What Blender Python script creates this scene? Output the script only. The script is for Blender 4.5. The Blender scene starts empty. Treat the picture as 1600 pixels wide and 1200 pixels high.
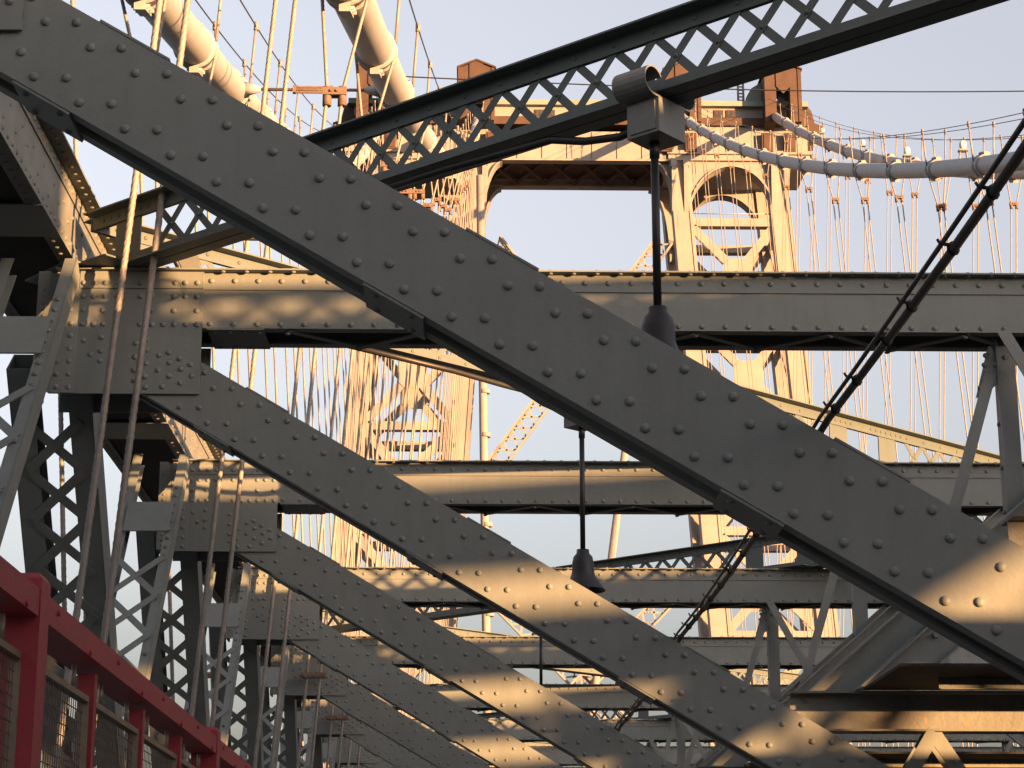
import bpy, math, random
from mathutils import Vector, Matrix
random.seed(7)
R = math.radians
scene = bpy.context.scene
COL = scene.collection

# ------------------------------------------------------------------ camera, sky, sun
EYE = 1.6
FPX = 3200.0                       # focal length in photo pixels (1600 wide)
TH = math.atan(883 / FPX)          # pitch up
CT, ST = math.cos(TH), math.sin(TH)
YAW = math.atan((66 / FPX) / (CT + ST * 883 / FPX))
cam_d = bpy.data.cameras.new('camera')
cam = bpy.data.objects.new('camera', cam_d)
COL.objects.link(cam)
cam.location = (0, 0, EYE)
cam.rotation_euler = (R(90) + TH, 0, -YAW)
cam_d.sensor_width = 36.0
cam_d.lens = 36.0 * FPX / 1600.0
cam_d.clip_start = 0.1
cam_d.clip_end = 30000
scene.camera = cam
scene.render.resolution_x, scene.render.resolution_y = 1024, 768

SUN_EL, SUN_AZ = 2.82, 48.5         # low sun behind the camera, to the right of the bridge axis
w = bpy.data.worlds.new('World')
scene.world = w
w.use_nodes = True
nt = w.node_tree
bg = nt.nodes['Background']
sky = nt.nodes.new('ShaderNodeTexSky')
sky.sky_type = 'NISHITA'
sky.sun_disc = False
sky.sun_elevation = R(SUN_EL)
sky.sun_rotation = R(180 - SUN_AZ)
sky.altitude = 0
sky.air_density = 1.0
sky.dust_density = 6.0
sky.ozone_density = 2.2
hsv = nt.nodes.new('ShaderNodeHueSaturation')      # thin high haze: paler than a clear-air sky
hsv.inputs['Saturation'].default_value = 0.42
nt.links.new(sky.outputs[0], hsv.inputs['Color'])
wb = nt.nodes.new('ShaderNodeMix')                  # the photograph's white balance, same all over the sky
wb.data_type = 'RGBA'
wb.blend_type = 'MULTIPLY'
wb.inputs[0].default_value = 1.0
wb.inputs[7].default_value = (1.0, 0.89, 0.85, 1)
nt.links.new(hsv.outputs[0], wb.inputs[6])
nt.links.new(wb.outputs[2], bg.inputs[0])
bg.inputs[1].default_value = 0.15
sun_d = bpy.data.lights.new('sun', 'SUN')
sun_d.energy = 3.3
sun_d.angle = R(0.55)
sun_d.color = (1.0, 0.505, 0.20)
sun = bpy.data.objects.new('sun', sun_d)
COL.objects.link(sun)
sdir = Vector((math.sin(R(SUN_AZ)) * math.cos(R(SUN_EL)), -math.cos(R(SUN_AZ)) * math.cos(R(SUN_EL)), math.sin(R(SUN_EL))))
sun.rotation_euler = sdir.to_track_quat('Z', 'Y').to_euler()
sun.location = (30, -30, 40)
scene.view_settings.view_transform = 'Standard'
scene.view_settings.look = 'None'
scene.view_settings.exposure = 2.92
scene.view_settings.gamma = 1.0

# ------------------------------------------------------------------ pixel -> place
def ray(x, y):
    v = (600 - y) / FPX
    yp = CT - ST * v
    r = ((x - 800) / FPX) / yp
    cy, sy = math.cos(YAW), math.sin(YAW)
    yw = cy - r * sy
    return (r * cy + sy) / yw, ((ST + CT * v) / yp) / yw
def at(x, y, Y):
    a, b = ray(x, y)
    return Vector((a * Y, Y, b * Y + EYE))
S = 6.1
def FY(k): return S * (1.359 + k)
Y0, Y1 = FY(0), FY(1)
def xz(x, y, Y=Y1):
    p = at(x, y, Y)
    return p.x, p.z

# ------------------------------------------------------------------ materials
def node_mat(name, col, rough=0.55, metal=0.0, var=0.12, scale=3.0, bump=0.15, bscale=60.0, rust=None, rust_amt=0.0, streak=False, spec=0.4):
    m = bpy.data.materials.new(name)
    m.use_nodes = True
    t = m.node_tree
    b = t.nodes['Principled BSDF']
    b.inputs['Roughness'].default_value = rough
    b.inputs['Metallic'].default_value = metal
    b.inputs['Specular IOR Level'].default_value = spec
    tc = t.nodes.new('ShaderNodeTexCoord')
    geo = t.nodes.new('ShaderNodeNewGeometry')
    n1 = t.nodes.new('ShaderNodeTexNoise')
    n1.inputs['Scale'].default_value = scale
    n1.inputs['Detail'].default_value = 8
    n1.inputs['Roughness'].default_value = 0.65
    t.links.new(geo.outputs['Position'], n1.inputs['Vector'])
    ramp = t.nodes.new('ShaderNodeValToRGB')
    ramp.color_ramp.elements[0].position = 0.3
    ramp.color_ramp.elements[1].position = 0.72
    c0 = [max(0, c * (1 - var)) for c in col]
    c1 = [min(1, c * (1 + var)) for c in col]
    ramp.color_ramp.elements[0].color = (*c0, 1)
    ramp.color_ramp.elements[1].color = (*c1, 1)
    t.links.new(n1.outputs['Fac'], ramp.inputs['Fac'])
    out = ramp.outputs['Color']
    if streak:                                    # rain streaks and grime down the paint
        mp = t.nodes.new('ShaderNodeMapping')
        mp.inputs['Scale'].default_value = (9, 9, 0.7)
        t.links.new(geo.outputs['Position'], mp.inputs['Vector'])
        n3 = t.nodes.new('ShaderNodeTexNoise')
        n3.inputs['Scale'].default_value = 1.6
        n3.inputs['Detail'].default_value = 5
        t.links.new(mp.outputs[0], n3.inputs['Vector'])
        r3 = t.nodes.new('ShaderNodeValToRGB')
        r3.color_ramp.elements[0].position = 0.42
        r3.color_ramp.elements[1].position = 0.75
        r3.color_ramp.elements[0].color = (1, 1, 1, 1)
        r3.color_ramp.elements[1].color = (0.66, 0.60, 0.52, 1)
        t.links.new(n3.outputs['Fac'], r3.inputs['Fac'])
        mx = t.nodes.new('ShaderNodeMix')
        mx.data_type = 'RGBA'
        mx.blend_type = 'MULTIPLY'
        mx.inputs[0].default_value = 0.22
        t.links.new(out, mx.inputs[6])
        t.links.new(r3.outputs['Color'], mx.inputs[7])
        out = mx.outputs[2]
    if rust and rust_amt > 0:
        n2 = t.nodes.new('ShaderNodeTexNoise')
        n2.inputs['Scale'].default_value = scale * 2.3
        n2.inputs['Detail'].default_value = 10
        n2.inputs['Roughness'].default_value = 0.7
        t.links.new(geo.outputs['Position'], n2.inputs['Vector'])
        r2 = t.nodes.new('ShaderNodeValToRGB')
        r2.color_ramp.elements[0].position = 0.70 - rust_amt
        r2.color_ramp.elements[1].position = 0.78 - rust_amt
        r2.color_ramp.elements[0].color = (0, 0, 0, 1)
        r2.color_ramp.elements[1].color = (1, 1, 1, 1)
        t.links.new(n2.outputs['Fac'], r2.inputs['Fac'])
        mx = t.nodes.new('ShaderNodeMix')
        mx.data_type = 'RGBA'
        t.links.new(r2.outputs['Color'], mx.inputs[0])
        t.links.new(out, mx.inputs[6])
        mx.inputs[7].default_value = (*rust, 1)
        out = mx.outputs[2]
    t.links.new(out, b.inputs['Base Color'])
    n4 = t.nodes.new('ShaderNodeTexNoise')
    n4.inputs['Scale'].default_value = bscale
    n4.inputs['Detail'].default_value = 4
    t.links.new(geo.outputs['Position'], n4.inputs['Vector'])
    bp = t.nodes.new('ShaderNodeBump')
    bp.inputs['Strength'].default_value = bump
    bp.inputs['Distance'].default_value = 0.01
    t.links.new(n4.outputs['Fac'], bp.inputs['Height'])
    t.links.new(bp.outputs[0], b.inputs['Normal'])
    return m
RUST = (0.16, 0.065, 0.028)
M = {
 'steel': node_mat('grey_paint', (0.156, 0.177, 0.172), rough=0.58, var=0.07, scale=2.2, bump=0.12, bscale=45, rust=RUST, rust_amt=0.012, streak=True),
 'steel_old': node_mat('weathered_grey_paint', (0.14, 0.15, 0.14), rough=0.6, var=0.2, scale=4, bump=0.3, bscale=35, rust=(0.30, 0.17, 0.07), rust_amt=0.10, streak=True),
 'green': node_mat('grey_green_paint', (0.080, 0.104, 0.104), rough=0.5, var=0.08, scale=2, bump=0.12, rust=RUST, rust_amt=0.01, streak=True),
 'tower': node_mat('tower_paint', (0.24, 0.225, 0.215), rough=0.65, var=0.12, scale=0.5, bump=0.2, bscale=12, rust=(0.30, 0.19, 0.10), rust_amt=0.03, streak=True),
 'tower_green': node_mat('tower_roof_paint', (0.17, 0.21, 0.185), rough=0.6, var=0.15, scale=0.6, bump=0.2, bscale=10),
 'rust': node_mat('rusty_steel', (0.062, 0.037, 0.027), rough=0.75, var=0.25, scale=1.2, bump=0.3, bscale=15),
 'rust_small': node_mat('rusty_clamp', (0.135, 0.095, 0.072), rough=0.7, var=0.25, scale=14, bump=0.3),
 'cable': node_mat('cable_wrap_paint', (0.295, 0.30, 0.31), rough=0.55, var=0.08, scale=1.5, bump=0.25, bscale=22, streak=True),
 'rope': node_mat('wire_rope', (0.215, 0.20, 0.182), rough=0.55, metal=0.15, var=0.2, scale=8, bump=0.35, bscale=90),
 'red': node_mat('red_fence_paint', (0.29, 0.032, 0.046), rough=0.5, var=0.1, scale=5, bump=0.12, bscale=50, streak=False),
 'galv': node_mat('galvanised_frame', (0.23, 0.19, 0.145), rough=0.5, metal=0.4, var=0.15, scale=12, bump=0.15),
 'wire': node_mat('mesh_wire', (0.13, 0.105, 0.085), rough=0.5, metal=0.5, var=0.15, scale=20, bump=0.05),
 'black': node_mat('black_paint', (0.016, 0.017, 0.018), rough=0.45, var=0.2, scale=12, bump=0.1),
 'shade_black': node_mat('painted_shade_plate', (0.02, 0.02, 0.02), rough=0.85, var=0.3, scale=5, bump=0.3),  # near-black colour standing in for shade on unlit undersides
 'lamp': node_mat('lamp_grey_paint', (0.13, 0.14, 0.135), rough=0.45, var=0.1, scale=10, bump=0.1),
 'glass': node_mat('frosted_glass', (0.75, 0.70, 0.62), rough=0.25, var=0.05, scale=10, bump=0.02),
 'redglass': node_mat('red_beacon', (0.5, 0.02, 0.02), rough=0.25, var=0.05, scale=10, bump=0.02),
 'window': node_mat('dark_window', (0.05, 0.055, 0.06), rough=0.12, var=0.1, scale=3, bump=0.02),
 'deck': node_mat('asphalt_deck', (0.055, 0.055, 0.055), rough=0.9, var=0.2, scale=1.5, bump=0.4, bscale=40),
 'walk': node_mat('concrete_walkway', (0.22, 0.21, 0.19), rough=0.85, var=0.15, scale=1.2, bump=0.3, bscale=30),
 'water': node_mat('river_water', (0.03, 0.045, 0.05), rough=0.12, var=0.2, scale=0.02, bump=0.6, bscale=0.35),
}

# ------------------------------------------------------------------ mesh helpers
class MB:
    def __init__(s):
        s.v, s.f, s.sm = [], [], []
    def add(s, vs, fs, smooth=False):
        o = len(s.v)
        s.v += [tuple(p) for p in vs]
        s.f += [tuple(i + o for i in q) for q in fs]
        s.sm += [smooth] * len(fs)
        return s
    def box(s, x0, x1, y0, y1, z0, z1):
        vs = [(x, y, z) for z in (z0, z1) for y in (y0, y1) for x in (x0, x1)]
        return s.add(vs, [(0, 2, 3, 1), (4, 5, 7, 6), (0, 1, 5, 4), (2, 6, 7, 3), (0, 4, 6, 2), (1, 3, 7, 5)])
    def bar(s, p, q, wd, th, side):
        """bar from p to q: wd across `side`, th across the remaining direction"""
        p, q = Vector(p), Vector(q)
        d = (q - p).normalized()
        a = Vector(side)
        a = (a - d * a.dot(d)).normalized()
        b = d.cross(a)
        vs = []
        for c in (p, q):
            for i, j in ((-1, -1), (1, -1), (1, 1), (-1, 1)):
                vs.append(c + a * (wd / 2 * i) + b * (th / 2 * j))
        return s.add(vs, [(3, 2, 1, 0), (4, 5, 6, 7), (0, 1, 5, 4), (1, 2, 6, 5), (2, 3, 7, 6), (3, 0, 4, 7)])
    def prism(s, poly, y0, y1):
        """poly of (x,z), extruded along y"""
        n = len(poly)
        area = sum(poly[i][0] * poly[(i + 1) % n][1] - poly[(i + 1) % n][0] * poly[i][1] for i in range(n))
        if area < 0: poly = poly[::-1]
        vs = [(x, y0, z) for x, z in poly] + [(x, y1, z) for x, z in poly]
        fs = [tuple(range(n)), tuple(range(2 * n - 1, n - 1, -1))]
        fs += [(i, i + n, (i + 1) % n + n, (i + 1) % n) for i in range(n)]
        return s.add(vs, fs)
    def tube(s, pts, r, n=10, cap=True):
        pts = [Vector(p) for p in pts]
        rs = r if isinstance(r, (list, tuple)) else [r] * len(pts)
        vs, fs = [], []
        ref = None
        for i, p in enumerate(pts):
            d = (pts[min(i + 1, len(pts) - 1)] - pts[max(i - 1, 0)]).normalized()
            if ref is None:
                ref = Vector((1, 0, 0)) if abs(d.x) < 0.8 else Vector((0, 1, 0))
            a = (ref - d * ref.dot(d)).normalized()
            ref = a
            b = d.cross(a)
            for j in range(n):
                t = 2 * math.pi * j / n
                vs.append(p + (a * math.cos(t) + b * math.sin(t)) * rs[i])
        for i in range(len(pts) - 1):
            for j in range(n):
                fs.append((i * n + j, i * n + (j + 1) % n, (i + 1) * n + (j + 1) % n, (i + 1) * n + j))
        s.add(vs, fs, True)
        if cap:
            o = len(s.v) - len(vs)
            s.f += [tuple(o + j for j in range(n - 1, -1, -1)), tuple(o + (len(pts) - 1) * n + j for j in range(n))]
            s.sm += [False, False]
        return s
    def lathe(s, prof, c=(0, 0, 0), n=16):
        vs, fs = [], []
        for r, z in prof:
            for j in range(n):
                t = 2 * math.pi * j / n
                vs.append((c[0] + r * math.cos(t), c[1] + r * math.sin(t), c[2] + z))
        for i in range(len(prof) - 1):
            for j in range(n):
                fs.append((i * n + j, i * n + (j + 1) % n, (i + 1) * n + (j + 1) % n, (i + 1) * n + j))
        return s.add(vs, fs, True)
    def rivet(s, x, y, z, r=0.021, ax='y', sg=-1, n=8):
        """domed head standing on a face; ax/sg give the way it points"""
        prof = [(1.0, 0.0), (0.94, 0.30), (0.62, 0.58), (0.0, 0.72)]
        vs, fs = [], []
        for q, h in prof[:-1]:
            for j in range(n):
                t = 2 * math.pi * j / n
                a, b, c = r * q * math.cos(t), r * q * math.sin(t), r * h * sg
                vs.append({'y': (x + a, y + c, z + b), 'z': (x + a, y + b, z + c), 'x': (x + c, y + a, z + b)}[ax])
        c = r * prof[-1][1] * sg
        vs.append({'y': (x, y + c, z), 'z': (x, y, z + c), 'x': (x + c, y, z)}[ax])
        flip = (ax == 'y') == (sg > 0)
        for i in range(len(prof) - 2):
            for j in range(n):
                q = (i * n + j, i * n + (j + 1) % n, (i + 1) * n + (j + 1) % n, (i + 1) * n + j)
                fs.append(q[::-1] if flip else q)
        o = (len(prof) - 2) * n
        for j in range(n):
            q = (o + j, o + (j + 1) % n, len(vs) - 1)
            fs.append(q[::-1] if flip else q)
        return s.add(vs, fs, True)
    def mirror_x(s, c):
        m = MB()
        m.v = [(2 * c - x, y, z) for x, y, z in s.v]
        m.f = [tuple(reversed(q)) for q in s.f]
        m.sm = list(s.sm)
        return m
    def mesh(s, name, mat):
        me = bpy.data.meshes.new(name)
        me.from_pydata(s.v, [], s.f)
        me.polygons.foreach_set('use_smooth', s.sm)
        me.materials.append(M[mat])
        me.update()
        return me
    def build(s, name, mat, parent=None, loc=None):
        return link(name, s.mesh(name, mat), parent, loc)
def link(name, me, parent=None, loc=None, rot=None, stuff=False):
    o = bpy.data.objects.new(name, me)
    COL.objects.link(o)
    if parent: o.parent = parent
    if loc is not None: o.location = loc
    if rot is not None: o.rotation_euler = rot
    if stuff: o['kind'] = 'stuff'
    return o
def thing(name, label, cat, loc=(0, 0, 0), group=None, rz=0):
    o = link(name, None, None, loc, (0, 0, rz))
    o.empty_display_size = 0.3
    return tag(o, label, cat, group)
def tag(o, label, cat, group=None):
    o['label'], o['category'] = label, cat
    if group: o['group'] = group
    return o
def struct(o):
    o['kind'] = 'structure'
    return o
ORD = ['first', 'second', 'third', 'fourth', 'fifth', 'sixth', 'seventh', 'eighth', 'ninth', 'tenth', 'eleventh', 'twelfth',
       'thirteenth', 'fourteenth', 'fifteenth', 'sixteenth', 'seventeenth', 'eighteenth', 'nineteenth', 'twentieth',
       'twenty-first', 'twenty-second', 'twenty-third', 'twenty-fourth']

# ------------------------------------------------------------------ the setting: river and decks
XC = 7.85                                              # bridge centre line
m = MB(); m.add([(-12000, -12000, -41), (12000, -12000, -41), (12000, 12000, -41), (-12000, 12000, -41)], [(0, 1, 2, 3)])
struct(m.build('water', 'water'))
m = MB(); m.box(-1.3, 1.9, -60, 136, -0.22, 0.0)
struct(m.build('walkway', 'walk'))
m = MB(); m.box(-4.6, 20.3, -60, 136, -1.3, -0.7)
struct(m.build('road', 'deck'))

# ------------------------------------------------------------------ one cross frame (local y = 0 is its front face)
ZT = xz(900, 428)[1]                                   # top of the top beam
ZS = xz(900, 457)[1]                                   # lower edge of its top angle
ZB = xz(900, 516)[1]                                   # bottom of its web
GX0, GX1 = xz(72, 520)[0], xz(316, 520)[0]             # gusset sides
GZ0 = xz(300, 617)[1]                                  # gusset bottom
GZT = xz(200, 436)[1]
XR_END = 2 * XC - GX0
BD = 0.50                                              # beam depth along the bridge
# diagonal brace: axis from the px lines of its top and bottom edges in frame 0
def brace_line(px, off): return xz(px, 5 + 0.569 * (px - 105) + off, Y0)
b_t0, b_t1 = brace_line(105, 0), brace_line(1502, 0)
b_l0 = brace_line(800, 172)
ux, uz = b_t1[0] - b_t0[0], b_t1[1] - b_t0[1]
ul = math.hypot(ux, uz); ux, uz = ux / ul, uz / ul
nx, nz = uz, -ux                                        # points down-left from the top edge
if nz > 0: nx, nz = -nx, -nz
BW = (b_l0[0] - b_t0[0]) * nx + (b_l0[1] - b_t0[1]) * nz   # brace width
def bp(s, d): return b_t0[0] + ux * s + nx * d, b_t0[1] + uz * s + nz * d
S0 = (GX0 + 0.35 - b_t0[0]) / ux                        # starts behind the gusset
S1 = (XC - 0.25 - b_t0[0]) / ux                         # ends at the centre line
BDP = 0.32
PITCH = 86 / (FPX / (Y0 * CT + 3.0 * ST))
rs_px = (383.7 - (105 * 0.869 + 5 * 0.495)) / (FPX / (Y0 * CT + 3.0 * ST))

def brace_rivets():
    out = []
    n0, n1 = int((S0 - rs_px) / PITCH) - 1, int((S1 - rs_px) / PITCH)
    g1, g2 = 0.132 * BW, 0.292 * BW
    for i in range(n0, n1 + 1):
        for d, ph in ((g1, 0), (g2, 0.5), (BW - g2, 0.46), (BW - g1, -0.06)):
            s = rs_px + (i + ph) * PITCH
            if S0 + 0.05 < s < S1 - 0.05: out.append(bp(s, d))
    return out
BR_RIV = brace_rivets()
G_RIV = [(268,242),(322,242),(376,243),(420,243),(470,243),(525,243),(630,242),(682,242),(780,243),(830,243),(883,245),
 (266,303),(320,303),(374,303),(463,305),(677,305),(778,307),(880,307),(266,365),(320,365),(370,365),(420,366),(464,366),
 (520,367),(627,367),(680,368),(730,368),(780,368),(832,368),(882,368),(264,418),(318,418),(376,440),(455,425),(507,453),
 (608,452),(655,435),(260,475),(314,475),(405,500),(450,485),(498,516),(450,530),(507,558),(605,512),(657,481),(655,540),
 (600,570),(713,505),(755,492),(803,520),(759,538),(708,570),(810,567),(853,547),(757,598),(858,597),(650,600),(603,616),
 (806,628),(652,648),(726,645),(257,532),(312,532),(255,590),(310,590),(254,647),(308,647),(280,183),(380,185),(425,185),
 (475,185),(530,185),(632,185),(683,185),(787,185),(830,185),(885,185)]
G_RIV = [xz(a / 2.857, 380 + b / 2.857) for a, b in G_RIV]

def make_frame_meshes():
    D = {}
    # --- top beam: two webs, top cover plate, angles
    m = MB()
    x0, x1 = GX0 + 0.06, XR_END - 0.06
    m.box(x0, x1, 0.0, 0.012, ZB, ZT - 0.012)                      # front web
    m.box(x0, x1, BD - 0.012, BD, ZB, ZT - 0.012)                  # rear web
    m.box(x0, x1, -0.012, 0.0, ZS, ZT - 0.012)                     # top angle, standing leg
    m.box(x0, x1, BD, BD + 0.012, ZS, ZT - 0.012)
    m.box(x0, x1, -0.085, BD + 0.085, ZT - 0.012, ZT)              # cover plate
    m.box(x0, x1, 0.012, 0.10, ZB, ZB + 0.014)                     # bottom flanges turn inwards
    m.box(x0, x1, BD - 0.10, BD - 0.012, ZB, ZB + 0.014)
    D['top_beam'] = m.mesh('top_beam', 'steel')
    m = MB()
    p = 0.172
    n = int((x1 - x0) / p)
    for i in range(n):
        x = x0 + 0.1 + i * p
        if GX1 < x < 2 * XC - GX1:
            m.rivet(x, -0.012, (ZS + ZT) / 2 - 0.004)
            m.rivet(x, 0.0, ZB + 0.032)
            m.rivet(x + p / 2, -0.05, ZT - 0.012, ax='z', sg=-1)
        m.rivet(x + p / 2, -0.05, ZT, ax='z', sg=1)
    D['beam_rivets'] = m.mesh('rivets', 'steel')
    # --- lacing under the beam: list of end points
    lac = []
    x = GX1 + 0.62
    i = 0
    while x + 0.5 < 2 * XC - GX1 - 0.6:
        a, b = (0.05, BD - 0.05) if i % 2 == 0 else (BD - 0.05, 0.05)
        lac.append(((x, a), (x + 0.5, b)))
        x += 0.5
        i += 1
    D['lacing'] = lac
    me = MB(); me.bar((0, 0.05, ZB - 0.006), (0.5, BD - 0.05, ZB - 0.006), 0.055, 0.010, (0, 0, 1)); D['lace_a'] = None
    for nm, a, b in (('lace_a', 0.05, BD - 0.05), ('lace_b', BD - 0.05, 0.05)):
        me = MB(); zz = ZB - (0.006 if nm == 'lace_a' else 0.016)
        me.bar((0, a, zz), (0.5, b, zz), 0.010, 0.055, (0, 0, 1))
        me.rivet(0, a, ZB - 0.021, r=0.022, ax='z', sg=-1)
        D[nm] = me.mesh('lacing_bar', 'steel')
    me = MB(); me.box(GX1 + 0.03, GX1 + 0.45, 0.0, BD, ZB - 0.012, ZB - 0.002)
    for xx in (0.08, 0.19, 0.30, 0.41):
        for yy in (0.05, BD - 0.05): me.rivet(GX1 + xx, yy, ZB - 0.012, ax='z', sg=-1)
    D['beam_batten'] = me.mesh('batten_plate', 'steel')
    # --- gusset plate, with the narrow doubling plate and edge angle at its outer end
    def gus():
        m = MB()
        m.prism([(GX0 + 0.02, GZ0 + 0.02), (GX0 + 0.05, GZ0), (GX1, GZ0), (GX1, ZS), (GX1, ZT - 0.03), (GX0 + 0.02, ZT - 0.03)], -0.028, -0.0125)
        xs = xz(122, 520)[0]
        m.box(GX0 + 0.06, xs, -0.036, -0.028, GZ0 + 0.002, ZT - 0.032)
        m.box(GX0 - 0.06, GX0 + 0.02, -0.045, -0.014, GZ0 + 0.01, ZT - 0.02)
        m.box(GX0 - 0.07, GX0 - 0.05, -0.045, 0.30, GZ0 + 0.01, ZT - 0.02)
        m.prism([(GX0 + 0.02, GZ0), (GX1, GZ0), (GX1, ZB - 0.004), (GX0 + 0.02, ZB - 0.004)], BD + 0.013, BD + 0.028)   # rear gusset
        m.box(xs + 0.001, GX1 + 0.0, -0.040, -0.028, ZS, ZT - 0.014)                     # angle leg over it
        return m
    def gus_r():
        m = MB()
        xs = xz(122, 520)[0]
        for x, z in G_RIV:
            m.rivet(x, -0.036 if x < xs else (-0.040 if z > ZS else -0.028), z)
        for i in range(15):
            m.rivet(GX0 - 0.02, -0.045, GZ0 + 0.06 + i * 0.052, r=0.015)
        return m
    g, gr = gus(), gus_r()
    D['gusset'], D['gusset_rivets'] = g.mesh('gusset_plate', 'steel'), gr.mesh('rivets', 'steel')
    D['gusset_m'], D['gusset_rivets_m'] = g.mirror_x(XC).mesh('gusset_plate', 'steel'), gr.mirror_x(XC).mesh('rivets', 'steel')
    # --- diagonal brace: two channels back to back
    m = MB()
    def slab(s0, s1, d0, d1, y0, y1):
        m.prism([bp(s0, d0), bp(s1, d0), bp(s1, d1), bp(s0, d1)], y0, y1)
    slab(S0, S1, 0, BW, -0.0005, 0.012)
    slab(S0, S1, 0, BW, BDP - 0.012, BDP)
    slab(S0, S1, BW - 0.014, BW, 0.012, 0.095)
    slab(S0, S1, BW - 0.014, BW, BDP - 0.095, BDP - 0.012)
    slab(S0, S1, 0.0, 0.014, 0.012, 0.095)
    slab(S0, S1, 0.0, 0.014, BDP - 0.095, BDP - 0.012)
    D['brace'] = m.mesh('diagonal_brace', 'steel')
    D['brace_m'] = m.mirror_x(XC).mesh('diagonal_brace', 'steel')
    r = MB()
    for x, z in BR_RIV: r.rivet(x, -0.0005, z)
    D['brace_rivets'] = r.mesh('rivets', 'steel')
    D['brace_rivets_m'] = r.mirror_x(XC).mesh('rivets', 'steel')
    one = MB(); one.rivet(0, 0, 0, r=0.0215, n=12); D['rivet'] = one.mesh('rivet', 'steel')
    # battens tying the two channels, above and below
    kpx = FPX / (Y0 * CT + 3.0 * ST)
    D['battens'] = []
    for spx, top in ((62, 1), (745, 1), (1400, 1), (2060, 1), (0, 0), (655, 0), (1290, 0), (1930, 0)):
        s = spx / kpx
        L = 0.36 if top else 0.30
        mm = MB()
        if top:
            mm.prism([bp(s, -0.012), bp(s + L, -0.012), bp(s + L, -0.001), bp(s, -0.001)], -0.004, BDP + 0.004)
        else:
            mm.prism([bp(s, BW + 0.001), bp(s + L, BW + 0.001), bp(s + L, BW + 0.014), bp(s, BW + 0.014)], 0.004, BDP + 0.004)
            for q in (0.06, L - 0.06):
                for yy in (0.06, BDP - 0.06):
                    x, z = bp(s + q, BW + 0.014)
                    mm.rivet(x, yy, z, r=0.02, ax='z', sg=-1)
        if S0 < s < S1: D['battens'].append(mm.mesh('batten_plate', 'steel'))
    # --- lower cross beam near the centre: rolled I section
    lx0, lz1 = xz(1238, 1078)
    lz0 = xz(1238, 1141)[1]
    lx1 = 2 * XC - lx0
    m = MB()
    m.box(lx0, lx1, 0.135, 0.147, lz0 + 0.014, lz1 - 0.014)
    m.box(lx0, lx1, 0.035, 0.247, lz1 - 0.014, lz1)
    m.box(lx0, lx1, 0.035, 0.247, lz0, lz0 + 0.014)
    for q in (0.12, 1.62, 3.2):
        for zz in (0.06, ):
            m.tube([(lx0 + q, 0.115, lz1 - zz), (lx0 + q, 0.135, lz1 - zz)], 0.018, 6)
    D['lower_beam'] = m.mesh('lower_beam', 'steel_old')
    # --- strut rising from the lower beam towards the middle of the top beam
    def cd():
        m = MB()
        ax, az = xz(1262, 1092)
        bx, bz = xz(1600, 790)
        L = math.hypot(bx - ax, bz - az)
        dx, dz = (bx - ax) / L, (bz - az) / L
        ex, ez = dz, -dx                                   # to lower right
        tt = (ZB - 0.02 - az) / dz
        e = (ax + dx * tt, az + dz * tt)
        def strip(o0, o1, y0, y1, s1=tt):
            s0 = (lz1 + 0.003 - az - ez * o0) / dz
            s9 = (lz1 + 0.003 - az - ez * o1) / dz
            m.prism([(ax + dx * s0 + ex * o0, az + dz * s0 + ez * o0), (ax + dx * s1 + ex * o0, az + dz * s1 + ez * o0),
                     (ax + dx * s1 + ex * o1, az + dz * s1 + ez * o1), (ax + dx * s9 + ex * o1, az + dz * s9 + ez * o1)], y0, y1)
        strip(-0.02, 0.17, 0.150, 0.162)
        strip(-0.034, -0.02, 0.06, 0.162)
        strip(0.19, 0.42, 0.02, 0.032)
        strip(0.176, 0.19, -0.05, 0.16)
        strip(0.42, 0.434, -0.05, 0.032)
        for s, o in ((0.52, 0.25), (0.66, 0.28), (0.72, 0.33), (0.78, 0.38), (1.0, 0.26), (1.35, 0.30)):
            x, z = ax + dx * s + ex * o, az + dz * s + ez * o
            m.tube([(x, -0.012, z), (x, 0.02, z)], 0.022, 6)
        return m
    c = cd()
    D['strut'], D['strut_m'] = c.mesh('raking_strut', 'steel'), c.mirror_x(XC).mesh('raking_strut', 'steel')
    # --- A-shaped hanger under the top beam
    def pt(px, py): return xz(px, py)
    def leg(p, q, y, wd, dp):
        m = MB()
        a, b = pt(*p), pt(*q)
        m.bar((a[0], y, a[1]), (b[0], y, b[1]), wd, 0.012, (1, 0, 0))
        m.bar((a[0] + wd / 2 - 0.006, y + dp / 2, a[1]), (b[0] + wd / 2 - 0.006, y + dp / 2, b[1]), 0.012, dp, (1, 0, 0))
        return m
    legs = [leg((1556, 575), (1424, 1078), 0.17, 0.085, 0.07), leg((1566, 518), (1800, 900), -0.02, 0.09, 0.06)]
    post = MB()
    a, b = pt(1583, 545), pt(1586, 905)
    post.box(a[0] - 0.075, a[0] + 0.075, 0.24, 0.252, b[1], ZB - 0.004)
    post.box(a[0] - 0.085, a[0] - 0.073, 0.16, 0.252, b[1], ZB - 0.004)
    post.box(a[0] + 0.063, a[0] + 0.075, 0.252, 0.33, b[1], ZB - 0.004)
    for i in range(6):
        post.tube([(a[0] - 0.10, 0.20, b[1] + 0.2 + i * 0.33), (a[0] - 0.085, 0.20, b[1] + 0.2 + i * 0.33)], 0.016, 6)
    plate = MB()
    plate.prism([pt(1534, 612), pt(1553, 530), pt(1600, 530), pt(1598, 560), pt(1568, 590), pt(1556, 600)], 0.178, 0.19)
    for q in ((1549, 545), (1547, 560), (1551, 572), (1545, 583), (1541, 596), (1565, 560), (1570, 578), (1580, 548)):
        x, z = pt(*q)
        plate.rivet(x, 0.178, z, r=0.022)
    D['hanger'] = [('hanger_leg', legs[0]), ('hanger_leg', legs[1]), ('hanger_post', post), ('hanger_plate', plate)]
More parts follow.
